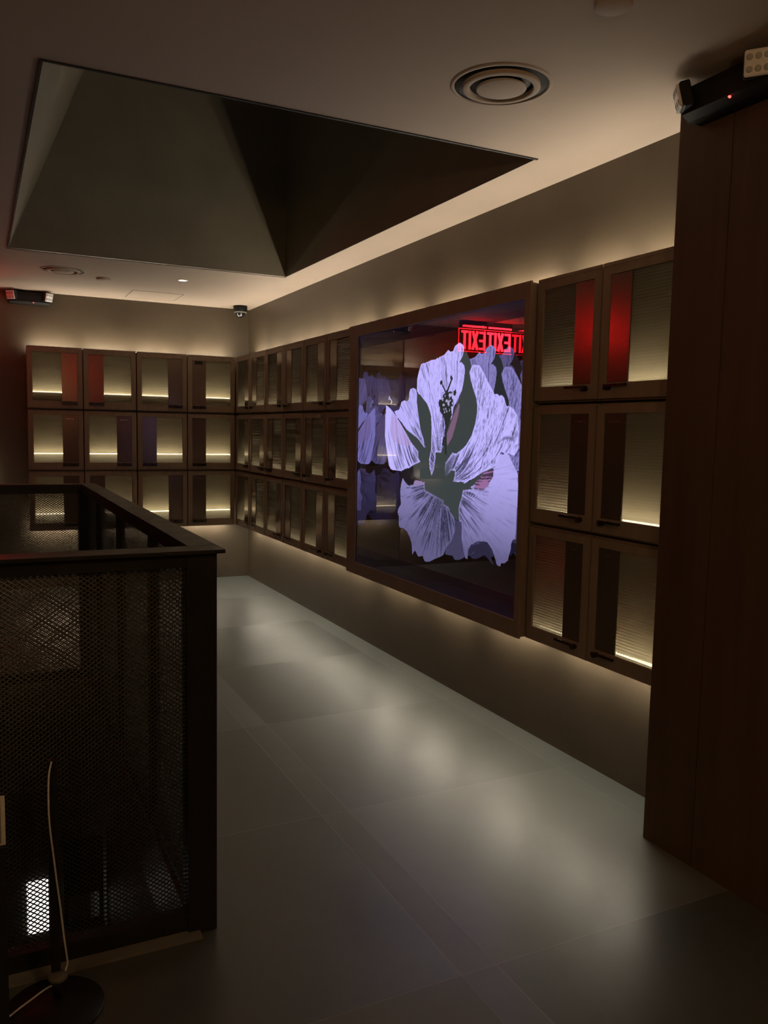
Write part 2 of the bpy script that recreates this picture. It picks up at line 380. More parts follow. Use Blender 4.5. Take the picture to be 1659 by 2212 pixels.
# long wall beyond the picture: six columns counted from the room corner
ORD = ('in the room corner', 'second from the corner', 'third from the corner', 'fourth from the corner', 'second from the flower picture', 'beside the flower picture')
pat = {2: 'RLRLRL', 1: 'RRLRLL', 0: 'RLRLRL'}
slots = {2: ('', '', '', '', '', ''), 1: ('line',) * 6, 0: ('line', 'line', '', '', 'line', '')}
yw = .4645; ytop = 7.893
for r in (2, 1, 0):
    for c in range(6):
        look = {'R': 'glass then dark strip', 'L': 'dark strip then glass'}[pat[r][c]]
        locker(yw, pat[r][c], slots[r][c], r == 2, r == 0,
               'long-wall locker, %s, %s, %s' % (ROWN[r], ORD[c], look),
               (FX, ytop - yw * c, ROWZ[r]), -math.pi / 2, 'lockers between corner and flower picture', 'bar' if r == 2 or c > 3 else 'tab', .066)
# long wall before the picture: two columns
for r in (2, 1, 0):
    for c in range(2):
        locker(.430, 'RL'[c], 'line' if r < 2 else '', r == 2, r == 0,
               'long-wall locker, %s, %s' % (ROWN[r], ('on the column side of the flower picture, glass then dark strip', 'against the dark wood column, dark strip then glass')[c]),
               (FX, 3.082 - .430 * c, ROWZ[r]), -math.pi / 2, 'lockers between flower picture and column', 'bar', .066)

# ------------------------------------------------------------------ mirrored light box with the flower picture
AX = 2.240                                           # its frame face
AY0, AY1, AZ0, AZ1 = 3.090, 5.096, .548, 2.184
OY0, OY1, OZ0, OZ1 = 3.133, 4.963, .628, 2.109
art = thing('mirror_light_box', 'large framed mirror light box showing a pale backlit hibiscus flower', 'picture', (AX, (AY0 + AY1) / 2, AZ0))
fr_ = MB().ring(AY0, AY1, AZ0, AZ1, 0, .012, OY0 - AY0, AY1 - OY1, OZ0 - AZ0, AZ1 - OZ1)
fr_.v = [(AX + y, x, z) for x, y, z in fr_.v]
obj('frame', fr_, M['wood'], art, .002)
hb = MB().ring(AY0 + .006, AY1 - .006, AZ0 + .006, AZ1 - .006,   .0125, .190, .012, .012, .012, .012)
hb.v = [(AX + y, x, z) for x, y, z in hb.v]
hb.box(AX + .178, AX + .190, AY0 + .018, AY1 - .018, AZ0 + .018, AZ1 - .018)
obj('housing', hb, M['wood'], art)
def quad(name, pts, mat, parent):
    m = MB(); m.face(pts); return obj(name, m, mat, parent)
gx = AX + .0135
quad('front_glass', [(gx, OY0 - .004, OZ0 - .004), (gx, OY1 + .004, OZ0 - .004), (gx, OY1 + .004, OZ1 + .004), (gx, OY0 - .004, OZ1 + .004)], M['half'], art)
mxx = gx + .160
mi = MB()
mi.face([(mxx, OY0, OZ0), (mxx, OY1, OZ0), (mxx, OY1, OZ1), (mxx, OY0, OZ1)])
obj('back_mirror', mi, M['mirror'], art)
mi = MB()
mi.face([(gx + .001, OY1, OZ0), (mxx, OY1, OZ0), (mxx, OY1, OZ1), (gx + .001, OY1, OZ1)])
mi.face([(gx + .001, OY0, OZ0), (mxx, OY0, OZ0), (mxx, OY0, OZ1), (gx + .001, OY0, OZ1)])
obj('side_mirror', mi, M['mirror'], art)
mi = MB()
mi.face([(gx + .001, OY0, OZ1), (mxx, OY0, OZ1), (mxx, OY1, OZ1), (gx + .001, OY1, OZ1)])
mi.face([(gx + .001, OY0, OZ0), (mxx, OY0, OZ0), (mxx, OY1, OZ0), (gx + .001, OY1, OZ0)])
obj('lining', mi, M['dark'], art)
for zz, mat_ in (((AZ1 - .0055, AZ1 + .005), M['cove']), ((AZ0 - .004, AZ0 + .005), M['cove_low'])):
    m_ = MB()
    for k in range(3):
        a = AY0 + .08 + k * .65
        m_.box(*((AX + .160, AX + .174) if mat_ is M['cove'] else (AX + .165, AX + .176)), a, a + .50, *zz)
    obj('cove_light', m_, mat_, art)
obj('wall_cleat', MB().box(AX + .190, XR - .0005, 3.9, 4.3, 1.2, 1.5), M['dark'], art)

FLOWER = {
    'throat': [[4.453,1.554],[4.385,1.51],[4.25,1.463],[4.167,1.409],[4.114,1.414],[4.063,1.409],[3.95,1.412],[3.955,1.412],[3.925,1.535],[3.814,1.666],[3.772,1.725],[3.758,1.769],[3.75,1.826],[3.757,1.853],[3.78,1.872],[3.809,1.871],[3.761,1.923],[3.739,1.928],[3.715,1.896],[3.698,1.875],[3.679,1.831],[3.654,1.773],[3.617,1.677],[3.593,1.621],[3.614,1.536],[3.648,1.472],[3.711,1.419],[3.765,1.387],[3.836,1.31],[3.679,1.244],[3.626,1.268],[3.548,1.301],[3.448,1.331],[3.447,1.301],[3.518,1.214],[3.633,1.2],[3.698,1.184],[3.728,1.122],[3.751,1.124],[3.739,1.026],[3.786,1.03],[3.815,1.036],[3.883,1.091],[3.932,1.104],[3.935,1.116],[4.088,1.148],[4.148,1.166],[4.157,1.213],[4.28,1.229],[4.295,1.254],[4.367,1.28],[4.297,1.304],[4.23,1.339],[4.302,1.402],[4.376,1.467]],
    'leaf': [[4.277,1.73],[4.256,1.723],[4.229,1.713],[4.187,1.686],[4.146,1.66],[4.112,1.618],[4.097,1.588],[4.087,1.516],[4.087,1.453],[4.088,1.408],[4.146,1.404],[4.175,1.438],[4.219,1.515],[4.25,1.605],[4.271,1.67]],
    'hollow': [[4.453,1.263],[4.396,1.277],[4.346,1.283],[4.297,1.304],[4.287,1.238],[4.197,1.221],[4.272,1.213],[4.292,1.185],[4.355,1.186],[4.4,1.208],[4.429,1.22]],
    'petal_left': [[4.269,1.717],[4.277,1.737],[4.285,1.75],[4.32,1.759],[4.354,1.753],[4.368,1.733],[4.373,1.691],[4.393,1.681],[4.43,1.689],[4.466,1.68],[4.479,1.656],[4.493,1.636],[4.56,1.624],[4.568,1.629],[4.529,1.591],[4.452,1.55],[4.385,1.51],[4.25,1.463],[4.208,1.437],[4.167,1.409],[4.175,1.451],[4.219,1.515],[4.25,1.605],[4.271,1.67]],
    'petal_low_left': [[4.675,1.665],[4.684,1.603],[4.687,1.54],[4.684,1.469],[4.667,1.41],[4.64,1.341],[4.622,1.289],[4.59,1.263],[4.543,1.258],[4.446,1.261],[4.396,1.277],[4.346,1.285],[4.297,1.304],[4.209,1.327],[4.237,1.346],[4.239,1.385],[4.332,1.438],[4.391,1.487],[4.467,1.547],[4.56,1.612],[4.623,1.647]],
    'blush': [[4.587,1.619],[4.607,1.55],[4.616,1.498],[4.583,1.45],[4.483,1.421],[4.402,1.413],[4.317,1.419],[4.332,1.438],[4.391,1.487],[4.467,1.547]],
    'petal_top': [[4.231,1.892],[4.172,1.897],[4.114,1.906],[4.038,1.91],[4.002,1.917],[4.067,1.909],[4.012,1.918],[3.964,1.926],[3.926,1.949],[3.899,1.936],[3.875,1.938],[3.854,1.965],[3.809,1.979],[3.768,1.958],[3.759,1.934],[3.776,1.901],[3.809,1.871],[3.786,1.872],[3.757,1.853],[3.747,1.826],[3.758,1.769],[3.772,1.725],[3.815,1.677],[3.853,1.633],[3.868,1.58],[3.942,1.517],[3.962,1.443],[3.972,1.39],[4.04,1.386],[4.036,1.391],[4.035,1.363],[4.05,1.29],[4.074,1.254],[4.099,1.297],[4.107,1.344],[4.088,1.399],[4.087,1.516],[4.097,1.588],[4.112,1.618],[4.146,1.66],[4.187,1.686],[4.229,1.713],[4.256,1.723],[4.274,1.737],[4.274,1.808],[4.256,1.848]],
    'petal_right': [[3.703,1.815],[3.69,1.832],[3.68,1.848],[3.664,1.853],[3.611,1.848],[3.578,1.82],[3.562,1.805],[3.518,1.752],[3.476,1.712],[3.465,1.698],[3.44,1.697],[3.42,1.686],[3.401,1.689],[3.376,1.676],[3.366,1.657],[3.355,1.633],[3.336,1.636],[3.298,1.621],[3.274,1.599],[3.264,1.593],[3.254,1.564],[3.246,1.521],[3.242,1.484],[3.245,1.431],[3.266,1.401],[3.284,1.393],[3.298,1.396],[3.317,1.402],[3.36,1.401],[3.384,1.41],[3.398,1.4],[3.407,1.377],[3.429,1.343],[3.448,1.331],[3.548,1.301],[3.626,1.268],[3.723,1.232],[3.734,1.24],[3.803,1.236],[3.837,1.234],[3.822,1.265],[3.823,1.295],[3.864,1.293],[3.898,1.264],[3.928,1.262],[3.928,1.305],[3.923,1.333],[3.891,1.359],[3.852,1.391],[3.816,1.386],[3.777,1.402],[3.722,1.43],[3.665,1.484],[3.631,1.55],[3.62,1.593],[3.617,1.636],[3.618,1.643],[3.628,1.677],[3.657,1.721],[3.687,1.774]],
    'petal_low_right': [[3.398,1.4],[3.36,1.401],[3.317,1.4],[3.307,1.381],[3.282,1.355],[3.253,1.327],[3.238,1.304],[3.237,1.219],[3.234,1.096],[3.24,1.185],[3.241,1.131],[3.241,1.05],[3.242,0.991],[3.26,0.994],[3.273,0.973],[3.276,0.942],[3.292,0.904],[3.296,0.885],[3.333,0.86],[3.357,0.859],[3.361,0.841],[3.375,0.842],[3.395,0.847],[3.417,0.886],[3.444,0.919],[3.482,0.946],[3.513,0.947],[3.58,0.94],[3.638,0.913],[3.664,0.886],[3.668,0.853],[3.662,0.834],[3.689,0.835],[3.714,0.876],[3.734,0.934],[3.732,0.994],[3.739,1.026],[3.762,1.027],[3.772,1.095],[3.762,1.123],[3.762,1.125],[3.746,1.15],[3.732,1.196],[3.633,1.209],[3.661,1.216],[3.521,1.282],[3.448,1.328],[3.429,1.343],[3.407,1.377]],
    'petal_bottom': [[4.429,1.22],[4.449,1.178],[4.459,1.143],[4.453,1.092],[4.444,1.059],[4.48,1.024],[4.49,1.003],[4.47,0.98],[4.49,1.011],[4.47,0.982],[4.472,0.934],[4.452,0.912],[4.4,0.911],[4.356,0.899],[4.318,0.866],[4.296,0.836],[4.29,0.796],[4.285,0.766],[4.252,0.801],[4.209,0.767],[4.155,0.779],[4.127,0.75],[4.068,0.759],[4.017,0.783],[3.967,0.793],[4.009,0.787],[3.96,0.801],[3.917,0.823],[3.889,0.867],[3.838,0.908],[3.821,0.938],[3.805,0.967],[3.805,1.016],[3.815,1.039],[3.852,1.063],[3.883,1.094],[3.932,1.104],[3.935,1.125],[4.088,1.154],[4.148,1.166],[4.157,1.213],[4.272,1.213],[4.292,1.185],[4.355,1.181],[4.399,1.201]],
    'petal_faint': [[3.821,0.938],[3.805,0.967],[3.797,1.023],[3.739,1.026],[3.732,0.994],[3.734,0.934],[3.717,0.83],[3.779,0.812],[3.827,0.829],[3.905,0.824],[3.889,0.867],[3.838,0.908]],
    'scrap': [[4.259,1.218],[4.19,1.215],[4.15,1.211],[4.156,1.197],[4.292,1.185],[4.279,1.206]],
    'pink': [[3.797,1.66],[3.84,1.61],[3.889,1.535],[3.917,1.492],[3.92,1.45],[3.907,1.428],[3.862,1.469],[3.841,1.508],[3.804,1.589],[3.79,1.639]],
    'pink2': [[3.533,1.302],[3.448,1.323],[3.451,1.286],[3.479,1.257],[3.488,1.239],[3.528,1.214],[3.623,1.213],[3.614,1.248],[3.573,1.274]],
    'fold': [[3.659,0.887],[3.638,0.907],[3.585,0.926],[3.522,0.932],[3.479,0.909],[3.441,0.868],[3.414,0.833],[3.498,0.877],[3.562,0.888],[3.604,0.883],[3.662,0.85]],
    'stamen': [[3.944,1.719],[3.97,1.705],[3.975,1.681],[4.012,1.681],[4.017,1.657],[4.003,1.635],[3.998,1.652],[4.002,1.618],[3.958,1.587],[3.937,1.535],[3.941,1.443],[3.935,1.382],[3.914,1.382],[3.92,1.505],[3.896,1.55],[3.869,1.595],[3.883,1.65],[3.861,1.667],[3.868,1.685],[3.854,1.657],[3.867,1.678],[3.88,1.699],[3.909,1.679],[3.91,1.706],[3.863,1.708],[3.845,1.695],[3.828,1.71],[3.835,1.731],[3.852,1.725],[3.863,1.717],[3.917,1.72],[3.879,1.78],[3.867,1.788],[3.88,1.804],[3.895,1.808],[3.897,1.793],[3.891,1.783],[3.929,1.731],[3.941,1.728],[3.979,1.766],[3.98,1.782],[3.996,1.788],[4.008,1.777],[4.004,1.764],[3.989,1.764],[3.953,1.723]],
    'crease': [[3.6,1.37],[3.564,1.4],[3.504,1.424],[3.416,1.46],[3.375,1.488],[3.342,1.494],[3.29,1.486],[3.255,1.511],[3.262,1.487],[3.293,1.462],[3.34,1.469],[3.392,1.457],[3.454,1.434],[3.529,1.407]],
    'loop': [[4.642,1.715],[4.63,1.721],[4.614,1.704],[4.59,1.689],[4.593,1.672],[4.608,1.664],[4.616,1.673],[4.605,1.686],[4.625,1.697],[4.644,1.691]]
}

def inside(poly, P):
    """even-odd test of points P (n,2) against a polygon"""
    q = np.array(poly); x, y = P[:, 0], P[:, 1]; r = np.zeros(len(P), bool)
    x0, y0 = q[:, 0], q[:, 1]; x1, y1 = np.roll(x0, -1), np.roll(y0, -1)
    for a, b, c, d in zip(x0, y0, x1, y1):
        if b == d: continue
        cond = (b > y) != (d > y)
        r ^= cond & (x < (c - a) * (y - b) / (d - b) + a)
    return r
def edge_dist(poly, P):
    q = np.array(poly); d = np.full(len(P), 9.)
    for a, b in zip(q, np.roll(q, -1, 0)):
        ab = b - a; t = np.clip(((P - a) @ ab) / max(ab @ ab, 1e-9), 0, 1)
        d = np.minimum(d, np.hypot(*(P - a - t[:, None] * ab).T))
    return d
def vnoise(u, v, seed):
    """smooth value noise on two arrays"""
    rng = np.random.RandomState(seed); T = rng.rand(256, 256)
    i, j = np.floor(u).astype(int), np.floor(v).astype(int); f, g = u - i, v - j
    f = f * f * (3 - 2 * f); g = g * g * (3 - 2 * g)
    a, b, c, d = T[i % 256, j % 256], T[(i + 1) % 256, j % 256], T[i % 256, (j + 1) % 256], T[(i + 1) % 256, (j + 1) % 256]
    return (a * (1 - f) + b * f) * (1 - g) + (c * (1 - f) + d * f) * g
ny, nz = 460, 380
gy = np.linspace(OY1 - .001, OY0 + .001, ny); gz_ = np.linspace(OZ0 + .001, OZ1 - .001, nz)
GY, GZ = np.meshgrid(gy, gz_, indexing='ij'); P = np.c_[GY.ravel(), GZ.ravel()]
colr = np.zeros((len(P), 3)); alive = np.zeros(len(P), bool)
c0 = np.array([3.940, 1.228])
du, dv = (c0[0] - P[:, 0]) * 1.0, P[:, 1] - c0[1]
rad = np.hypot(du, dv); ang = np.arctan2(dv, du)
GREY = np.array([.036, .045, .045])
def paint(key, rgb, amt=1.0):
    s = inside(FLOWER[key], P); colr[s] = colr[s] * (1 - amt) + np.array(rgb) * amt; alive[s] = True; return s
paint('throat', GREY); paint('leaf', GREY); paint('hollow', (.010, .008, .012))
LAV = np.array([.455, .405, .86])
def petal(key, streak, blotch, dim=1.0, seed=1, dark=.28, warp=0.0, reach=.30, fade=0.0):
    s = inside(FLOWER[key], P); n = s.sum()
    a = ang[s] + warp * rad[s]; r = rad[s]
    fine = vnoise(a * 58 + 40, r * 7 + 7, seed) * .5 + vnoise(a * 130 + 90, r * 14 + 3, seed + 1) * .5
    near = np.clip(1 - r / reach, 0, 1) ** .65
    vein = np.clip((fine - (.60 - .36 * near)) * (4.5 + 3 * near), 0, 1) * (streak + near * 1.2)
    bl = vnoise(P[s, 0] * 60 + a * 22, P[s, 1] * 34, seed + 2) * .5 + vnoise(P[s, 0] * 150 + a * 30, P[s, 1] * 90, seed + 3) * .5
    blot = np.clip((bl - .48) * 3.4, 0, 1) * blotch
    k = np.clip(1 - .85 * vein - .55 * blot, dark * .3, 1)
    rim = np.clip(edge_dist(FLOWER[key], P[s]) / .016, 0, 1)
    k = k * rim + np.maximum(k, .9) * (1 - rim)
    root = np.clip((r - .05) / .10, .05, 1)
    z = P[s, 1]
    fd = 1 - fade * np.clip((1.30 - z) / .42, 0, 1)
    base = LAV[None] * (dim * fd * k * root)[:, None]
    base += (1 - k)[:, None] * np.array([.020, .022, .045])[None]
    colr[s] = base + (1 - root)[:, None] * GREY[None]; alive[s] = True
petal('petal_faint', .1, .1, .10, 31)
petal('petal_bottom', .55, .28, .56, 11, fade=.60, reach=.46)
petal('petal_low_right', .34, .08, .84, 5, reach=.46, fade=.72)
petal('petal_low_left', 1.0, .10, .98, 3, warp=1.6, reach=.62)
paint('blush', (.36, .25, .50), .55)
petal('petal_left', .85, .35, .94, 7, reach=.50)
petal('petal_top', 1.0, .55, 1.0, 13, warp=-.2, reach=.40)
petal('petal_right', .7, .95, 1.0, 17, warp=-.9, reach=.40)
paint('scrap', (.22, .16, .32)); paint('fold', (.022, .018, .040), .92)
s = paint('pink', (.16, .09, .15)); s2 = inside(FLOWER['pink2'], P)
fz = vnoise(ang * 60 + 3, rad * 12, 51)
colr[s2] = np.where((fz[s2] > .5)[:, None], np.array([.25, .12, .26]), np.array([.05, .03, .06]))
s = inside(FLOWER['crease'], P); ce_ = np.clip(edge_dist(FLOWER['crease'], P[s]) / .012, 0, 1)[:, None] * .75; colr[s] = colr[s] * (1 - ce_) + np.array([.05, .05, .09]) * ce_
paint('loop', (.34, .34, .52))
paint('stamen', (.018, .022, .022))
# anther clusters along the stamen column
rng = np.random.RandomState(4)
lo, hi = np.array(FLOWER['stamen']).min(0), np.array(FLOWER['stamen']).max(0)
for k in range(70):
    cy_ = (lo[0] + hi[0]) / 2 + rng.uniform(-.055, .050); cz_ = rng.uniform(lo[1] + .34, hi[1] - .20)
    d = np.hypot((P[:, 0] - cy_) / 1.6, P[:, 1] - cz_) < rng.uniform(.004, .0085); d &= alive
    colr[d] = (.018, .022, .022) if rng.rand() > .3 else (.33, .33, .50)
A2 = alive.reshape(ny, nz)
cell = A2[:-1, :-1].astype(int) + A2[1:, :-1] + A2[1:, 1:] + A2[:-1, 1:]
idx = np.arange(ny * nz).reshape(ny, nz); I, J = np.nonzero(cell >= 3)
quads = np.c_[idx[I, J], idx[I + 1, J], idx[I + 1, J + 1], idx[I, J + 1]]
used = np.unique(quads); rem = np.full(ny * nz, -1); rem[used] = np.arange(len(used))
pme = bpy.data.meshes.new('flower_print')
vv = np.c_[np.full(len(used), gx + .060), P[used]]
pme.from_pydata(vv.tolist(), [], rem[quads].tolist()); pme.materials.append(M['print'])
at_ = pme.color_attributes.new('picture', 'FLOAT_COLOR', 'POINT')
at_.data.foreach_set('color', np.c_[np.maximum(colr[used], .004), np.ones(len(used))].ravel())
pme.update()
link('flower_print', pme, art, world=True)

# ------------------------------------------------------------------ stair guard
g = thing('stair_guard', 'black steel guard rail with woven wire infill around the stairwell', 'railing', (.57, 2.35, 0))
GX, GY0, GY1, GT = .611, 2.311, 5.13, 1.155
cap = MB()
cap.box(-1.80, .630, 2.288, 2.388, GT - .011, GT); cap.box(.545, .630, 2.388, 5.10, GT - .011, GT); cap.box(-1.80, .630, 5.10, 5.20, GT - .011, GT)
obj('hand_rail', cap, M['black_metal'], g, .001)
ch = MB()
ch.box(-1.78, .525, 2.318, 2.372, 1.104, GT - .011); ch.box(.548, .605, 2.390, 5.075, 1.104, GT - .011); ch.box(-1.78, .525, 5.10, 5.15, 1.104, GT - .011)
obj('top_channel', ch, M['black_metal'], g)
bt = MB()
bt.box(-1.78, .525, 2.322, 2.368, .0, .060); bt.box(.552, .600, 2.390, 5.075, .0, .050); bt.box(-1.78, .525, 5.10, 5.15, .0, .05)
obj('bottom_channel', bt, M['black_metal'], g)
obj('base_plate', MB().box(-1.78, .56, 2.278, 2.3215, .0005, .010), M['grey_plate'], g)
obj('post', MB().box(.525, GX, GY0, GY0 + .079, 0, GT - .011), M['black_metal'], g, .002)
obj('post', MB().box(.525, GX, 5.075, 5.155, 0, GT - .011), M['black_metal'], g, .002)
for yy in (4.585, 3.86, 3.08):
    obj('post', MB().box(.558, .592, yy - .02, yy + .02, .05, 1.104), M['black_metal'], g)
for xx, yy in ((-.62, 2.345), (-.45, 5.125)):
    obj('post', MB().box(xx - .02, xx + .02, yy - .018, yy + .018, .05, 1.104), M['black_metal'], g)
for xx, yy in ((-1.75, 2.345), (-1.75, 5.125)):
    obj('post', MB().box(xx - .03, xx + .03, yy - .026, yy + .026, 0, GT - .011), M['black_metal'], g)
def woven(a0, a1, b0, b1, pa=.0180, pb=.0132, r=.0026):
    """two crossing layers of round wires filling a0..a1 by b0..b1; returns segments ((a,b),(a,b),layer)"""
    out = []; k = pb / pa
    for s in (1, -1):
        lo_ = (b0 - k * a1) if s > 0 else (b0 + k * a0); hi_ = (b1 - k * a0) if s > 0 else (b1 + k * a1)
        c = math.ceil(lo_ / pb) * pb
        while c < hi_:
            pts = []
            ax0, ax1 = sorted(((b0 - c) / (s * k), (b1 - c) / (s * k)))
            p0, p1 = max(a0, ax0), min(a1, ax1)
            if p1 - p0 > .004: out.append(((p0, c + s * k * p0), (p1, c + s * k * p1), s))
            c += pb
    return out
def wire_panel(fixed, axis, a0, a1, b0, b1):
    m_ = MB()
    for p0, p1, s in woven(a0, a1, b0, b1):
        f_ = fixed + s * .0005
        dx, dz = p1[0] - p0[0], p1[1] - p0[1]; ln = math.hypot(dx, dz); nx, nz = -dz / ln * .0018, dx / ln * .0018
        n = len(m_.v)
        for pa, pz in (p0, p1):
            for e, t in ((-1, -.0002), (0, -.0009), (1, -.0002), (1, .0002), (0, .0009), (-1, .0002)):
                a_, z_ = pa + e * nx, pz + e * nz
                m_.v.append((a_, f_ + t, z_) if axis == 'x' else (f_ + t, a_, z_))
        for k in range(6):
            k2 = (k + 1) % 6
            m_.f.append([n + k, n + k2, n + 6 + k2, n + 6 + k]); m_.mi.append(0); m_.sm.append(False)
    return m_
for a0, a1 in ((-.60, .535), (-1.72, -.64)):
    obj('wire_mesh', wire_panel(2.345, 'x', a0, a1, .055, 1.108), M['mesh'], g)
for a0, a1 in ((2.385, 3.06), (3.10, 3.84), (3.88, 4.565), (4.605, 5.08)):
    obj('wire_mesh', wire_panel(.575, 'y', a0, a1, .045, 1.108), M['mesh'], g)
for a0, a1 in ((-.43, .535), (-1.72, -.47)):
    obj('wire_mesh', wire_panel(5.125, 'x', a0, a1, .045, 1.108), M['mesh'], g)

# ------------------------------------------------------------------ things seen down the stairwell
w = thing('wall_light', 'white glowing wall light low in the stairwell, seen through wire mesh', 'lamp', (.25, HY1, -1.35))
obj('backplate', MB().box(.185, .325, HY1 - .02, HY1 - .0005, -1.52, -1.16), M['dark'], w)
obj('diffuser', MB().box(.195, .312, HY1 - .05, HY1 - .0205, -1.50, -1.18), M['white_glow'], w, .01)
c = thing('bar_stool', 'dark bar stool down on the stair landing, seen through wire mesh', 'stool', (.435, 4.2, ZL))
cx, cy = .435, 4.2
obj('seat', MB().box(cx - .095, cx + .095, cy - .10, cy + .10, ZL + .66, ZL + .70), M['dark'], c, .01)
obj('backrest', MB().box(cx - .095, cx + .095, cy + .085, cy + .105, ZL + .84, ZL + 1.14), M['dark'], c, .008)
obj('foot_rail', MB().box(cx - .085, cx + .085, cy - .10, cy - .085, ZL + .22, ZL + .235), M['dark'], c)
for sx in (-1, 1):
    for sy in (-1, 1):
        obj('leg', MB().box(cx + sx * .085 - .011, cx + sx * .085 + .011, cy + sy * .09 - .011, cy + sy * .09 + .011, ZL + .0005, ZL + (1.13 if sy > 0 else .66)), M['dark'], c)

# ------------------------------------------------------------------ ceiling fittings
def diffuser(x, y, r, label):
    d = thing('air_diffuser', label, 'vent', (x, y, H), 'round ceiling diffusers')
    k = r / .160
    obj('backing', MB().lathe((x, y, H), [(0, -.0012), (.158 * k, -.0012), (.158 * k, -.0002), (0, -.0002)], 64), M['dark'], d)
    obj('outer_ring', MB().lathe((x, y, H), [(.158 * k, -.0014), (.160 * k, -.006), (.170 * k, -.003), (.172 * k, -.0002)], 72), M['ceiling'], d)
    obj('middle_ring', MB().lathe((x, y, H), [(.107 * k, -.0016), (.108 * k, -.014), (.111 * k, -.016), (.127 * k, -.014), (.131 * k, -.012), (.130 * k, -.0016)], 72), M['ceiling'], d)
    obj('centre_disc', MB().lathe((x, y, H), [(0, -.017), (.079 * k, -.017), (.084 * k, -.015), (.084 * k, -.011), (.06 * k, -.0016)], 72), M['ceiling'], d)
    return d
diffuser(1.617, 2.440, .160, 'round ringed ceiling diffuser between the ceiling opening and the dark column')
diffuser(.62, 6.83, .150, 'round ceiling diffuser beyond the ceiling opening, near the end wall')
def disc(name, x, y, r, label, cat, group=None):
    return tag(obj(name, MB().lathe((x, y, H), [(0, -.014), (r * .9, -.014), (r, -.010), (r, -.0002)], 40), M['ceiling']), label, cat, group)
disc('sprinkler_cover', 1.580, 1.850, .052, 'small round ceiling cover above the dark column side, ahead of the big diffuser', 'cover', 'small round ceiling covers')
disc('sprinkler_cover', .940, 7.03, .055, 'small round ceiling cover between far diffuser and the lit downlight', 'cover', 'small round ceiling covers')
d = thing('downlight', 'small lit white downlight in the ceiling before the end wall', 'light', (1.508, 6.76, H))
obj('trim_ring', MB().lathe((1.508, 6.76, H), [(.030, -.001), (.031, -.005), (.040, -.004), (.042, -.0002)], 36), M['white_plastic'], d)
obj('lamp', MB().lathe((1.508, 6.76, H), [(0, -.0025), (.030, -.0025), (.030, -.0005), (0, -.0005)], 32), M['downlight'], d)
ap = MB()
for a, b, c_, d_ in ((1.24, 1.68, 7.48, 7.484), (1.24, 1.244, 7.484, 7.90), (1.676, 1.68, 7.484, 7.90), (1.244, 1.676, 7.896, 7.90)):
    ap.box(a, b, c_, d_, H - .0015, H - .0002, 1)
ap.box(1.244, 1.676, 7.484, 7.896, H - .0012, H - .0002, 0)
tag(obj('access_panel', ap, [M['ceiling'], M['dark']]), 'flush square access panel in the ceiling by the end wall', 'panel')
cam_ = thing('dome_camera', 'dark dome security camera on the ceiling in the room corner', 'camera', (2.305, 7.86, H))
obj('housing', MB().lathe((2.305, 7.86, H), [(0, -.062), (.050, -.062), (.062, -.056), (.066, -.045), (.066, -.0002), (0, -.0002)], 40), M['dark'], cam_)
obj('rim', MB().lathe((2.305, 7.86, H), [(.048, -.0625), (.054, -.068), (.062, -.064), (.063, -.0565)], 40), M['grey_plate'], cam_)
obj('dome', MB().lathe((2.305, 7.86, H - .063), [(.047, 0)] + [(.047 * math.cos(a), -.047 * math.sin(a)) for a in [math.pi / 2 * k / 8 for k in range(1, 8)]] + [(0, -.047)], 32), M['dome'], cam_)
obj('lens', MB().lathe((2.297, 7.845, H - .066), [(.0, -.034), (.018, -.030), (.022, -.012), (.020, 0)], 24), M['lens'], cam_)

def emergency(loc, rz, label, group):
    """local: wall plane y=0, unit protrudes to -y, width along x"""
    t = thing('emergency_light', label, 'emergency light', loc, group, rz)
    b = MB(); hw = .165
    prof = [(-.0002, .0), (-.0002, .105), (-.060, .112), (-.088, .100), (-.098, .070), (-.090, .018), (-.060, .0)]
    n = len(prof)
    for s in (-1, 1):
        b.face([(s * (hw - .0), y, z) for y, z in prof])
    for i in range(n):
        (y0_, z0_), (y1_, z1_) = prof[i], prof[(i + 1) % n]
        b.face([(-hw, y0_, z0_), (hw, y0_, z0_), (hw, y1_, z1_), (-hw, y1_, z1_)])
    link('body', b.mesh('body', M['dark']), t, .012)
    for s in (-1, 1):
        R_ = Matrix.Translation((s * .150, -.112, .064)) @ Matrix.Rotation(s * math.radians(38), 4, 'Z') @ Matrix.Rotation(math.radians(14), 4, 'X')
        hd = MB().box(-.042, .042, -.004, .030, -.040, .040).xform(R_)
        ho = link('lamp_head', hd.mesh('lamp_head', M['dark']), t, .006)
        ln = MB().box(-.039, .039, -.016, -.0045, -.037, .037).xform(R_)
        lo_ = link('lens', ln.mesh('lens', M['lens']), ho, .006)
        dd = MB()
        for i in (-1, 0, 1):
            for j in (-1, 1):
                dd.lathe((i * .024, 0, j * .017), [(0, -.0175), (.009, -.0172), (.0095, -.0162)], 16, 'y')
        dd.xform(R_); link('diode', dd.mesh('diode', M['lens_dot']), ho)
    link('indicator', MB().lathe((.03, 0, .012), [(0, -.0955), (.003, -.0945), (.004, -.088)], 12, 'y').mesh('indicator', M['red_led']), t)
    return t
emergency((.447, YB - .0002, 2.552), 0, 'black twin-head emergency light high on the end wall', 'emergency lights')
emergency((CX - .0002, 1.955, 2.540), -math.pi / 2, 'black twin-head emergency light on top of the dark wood column', 'emergency lights')

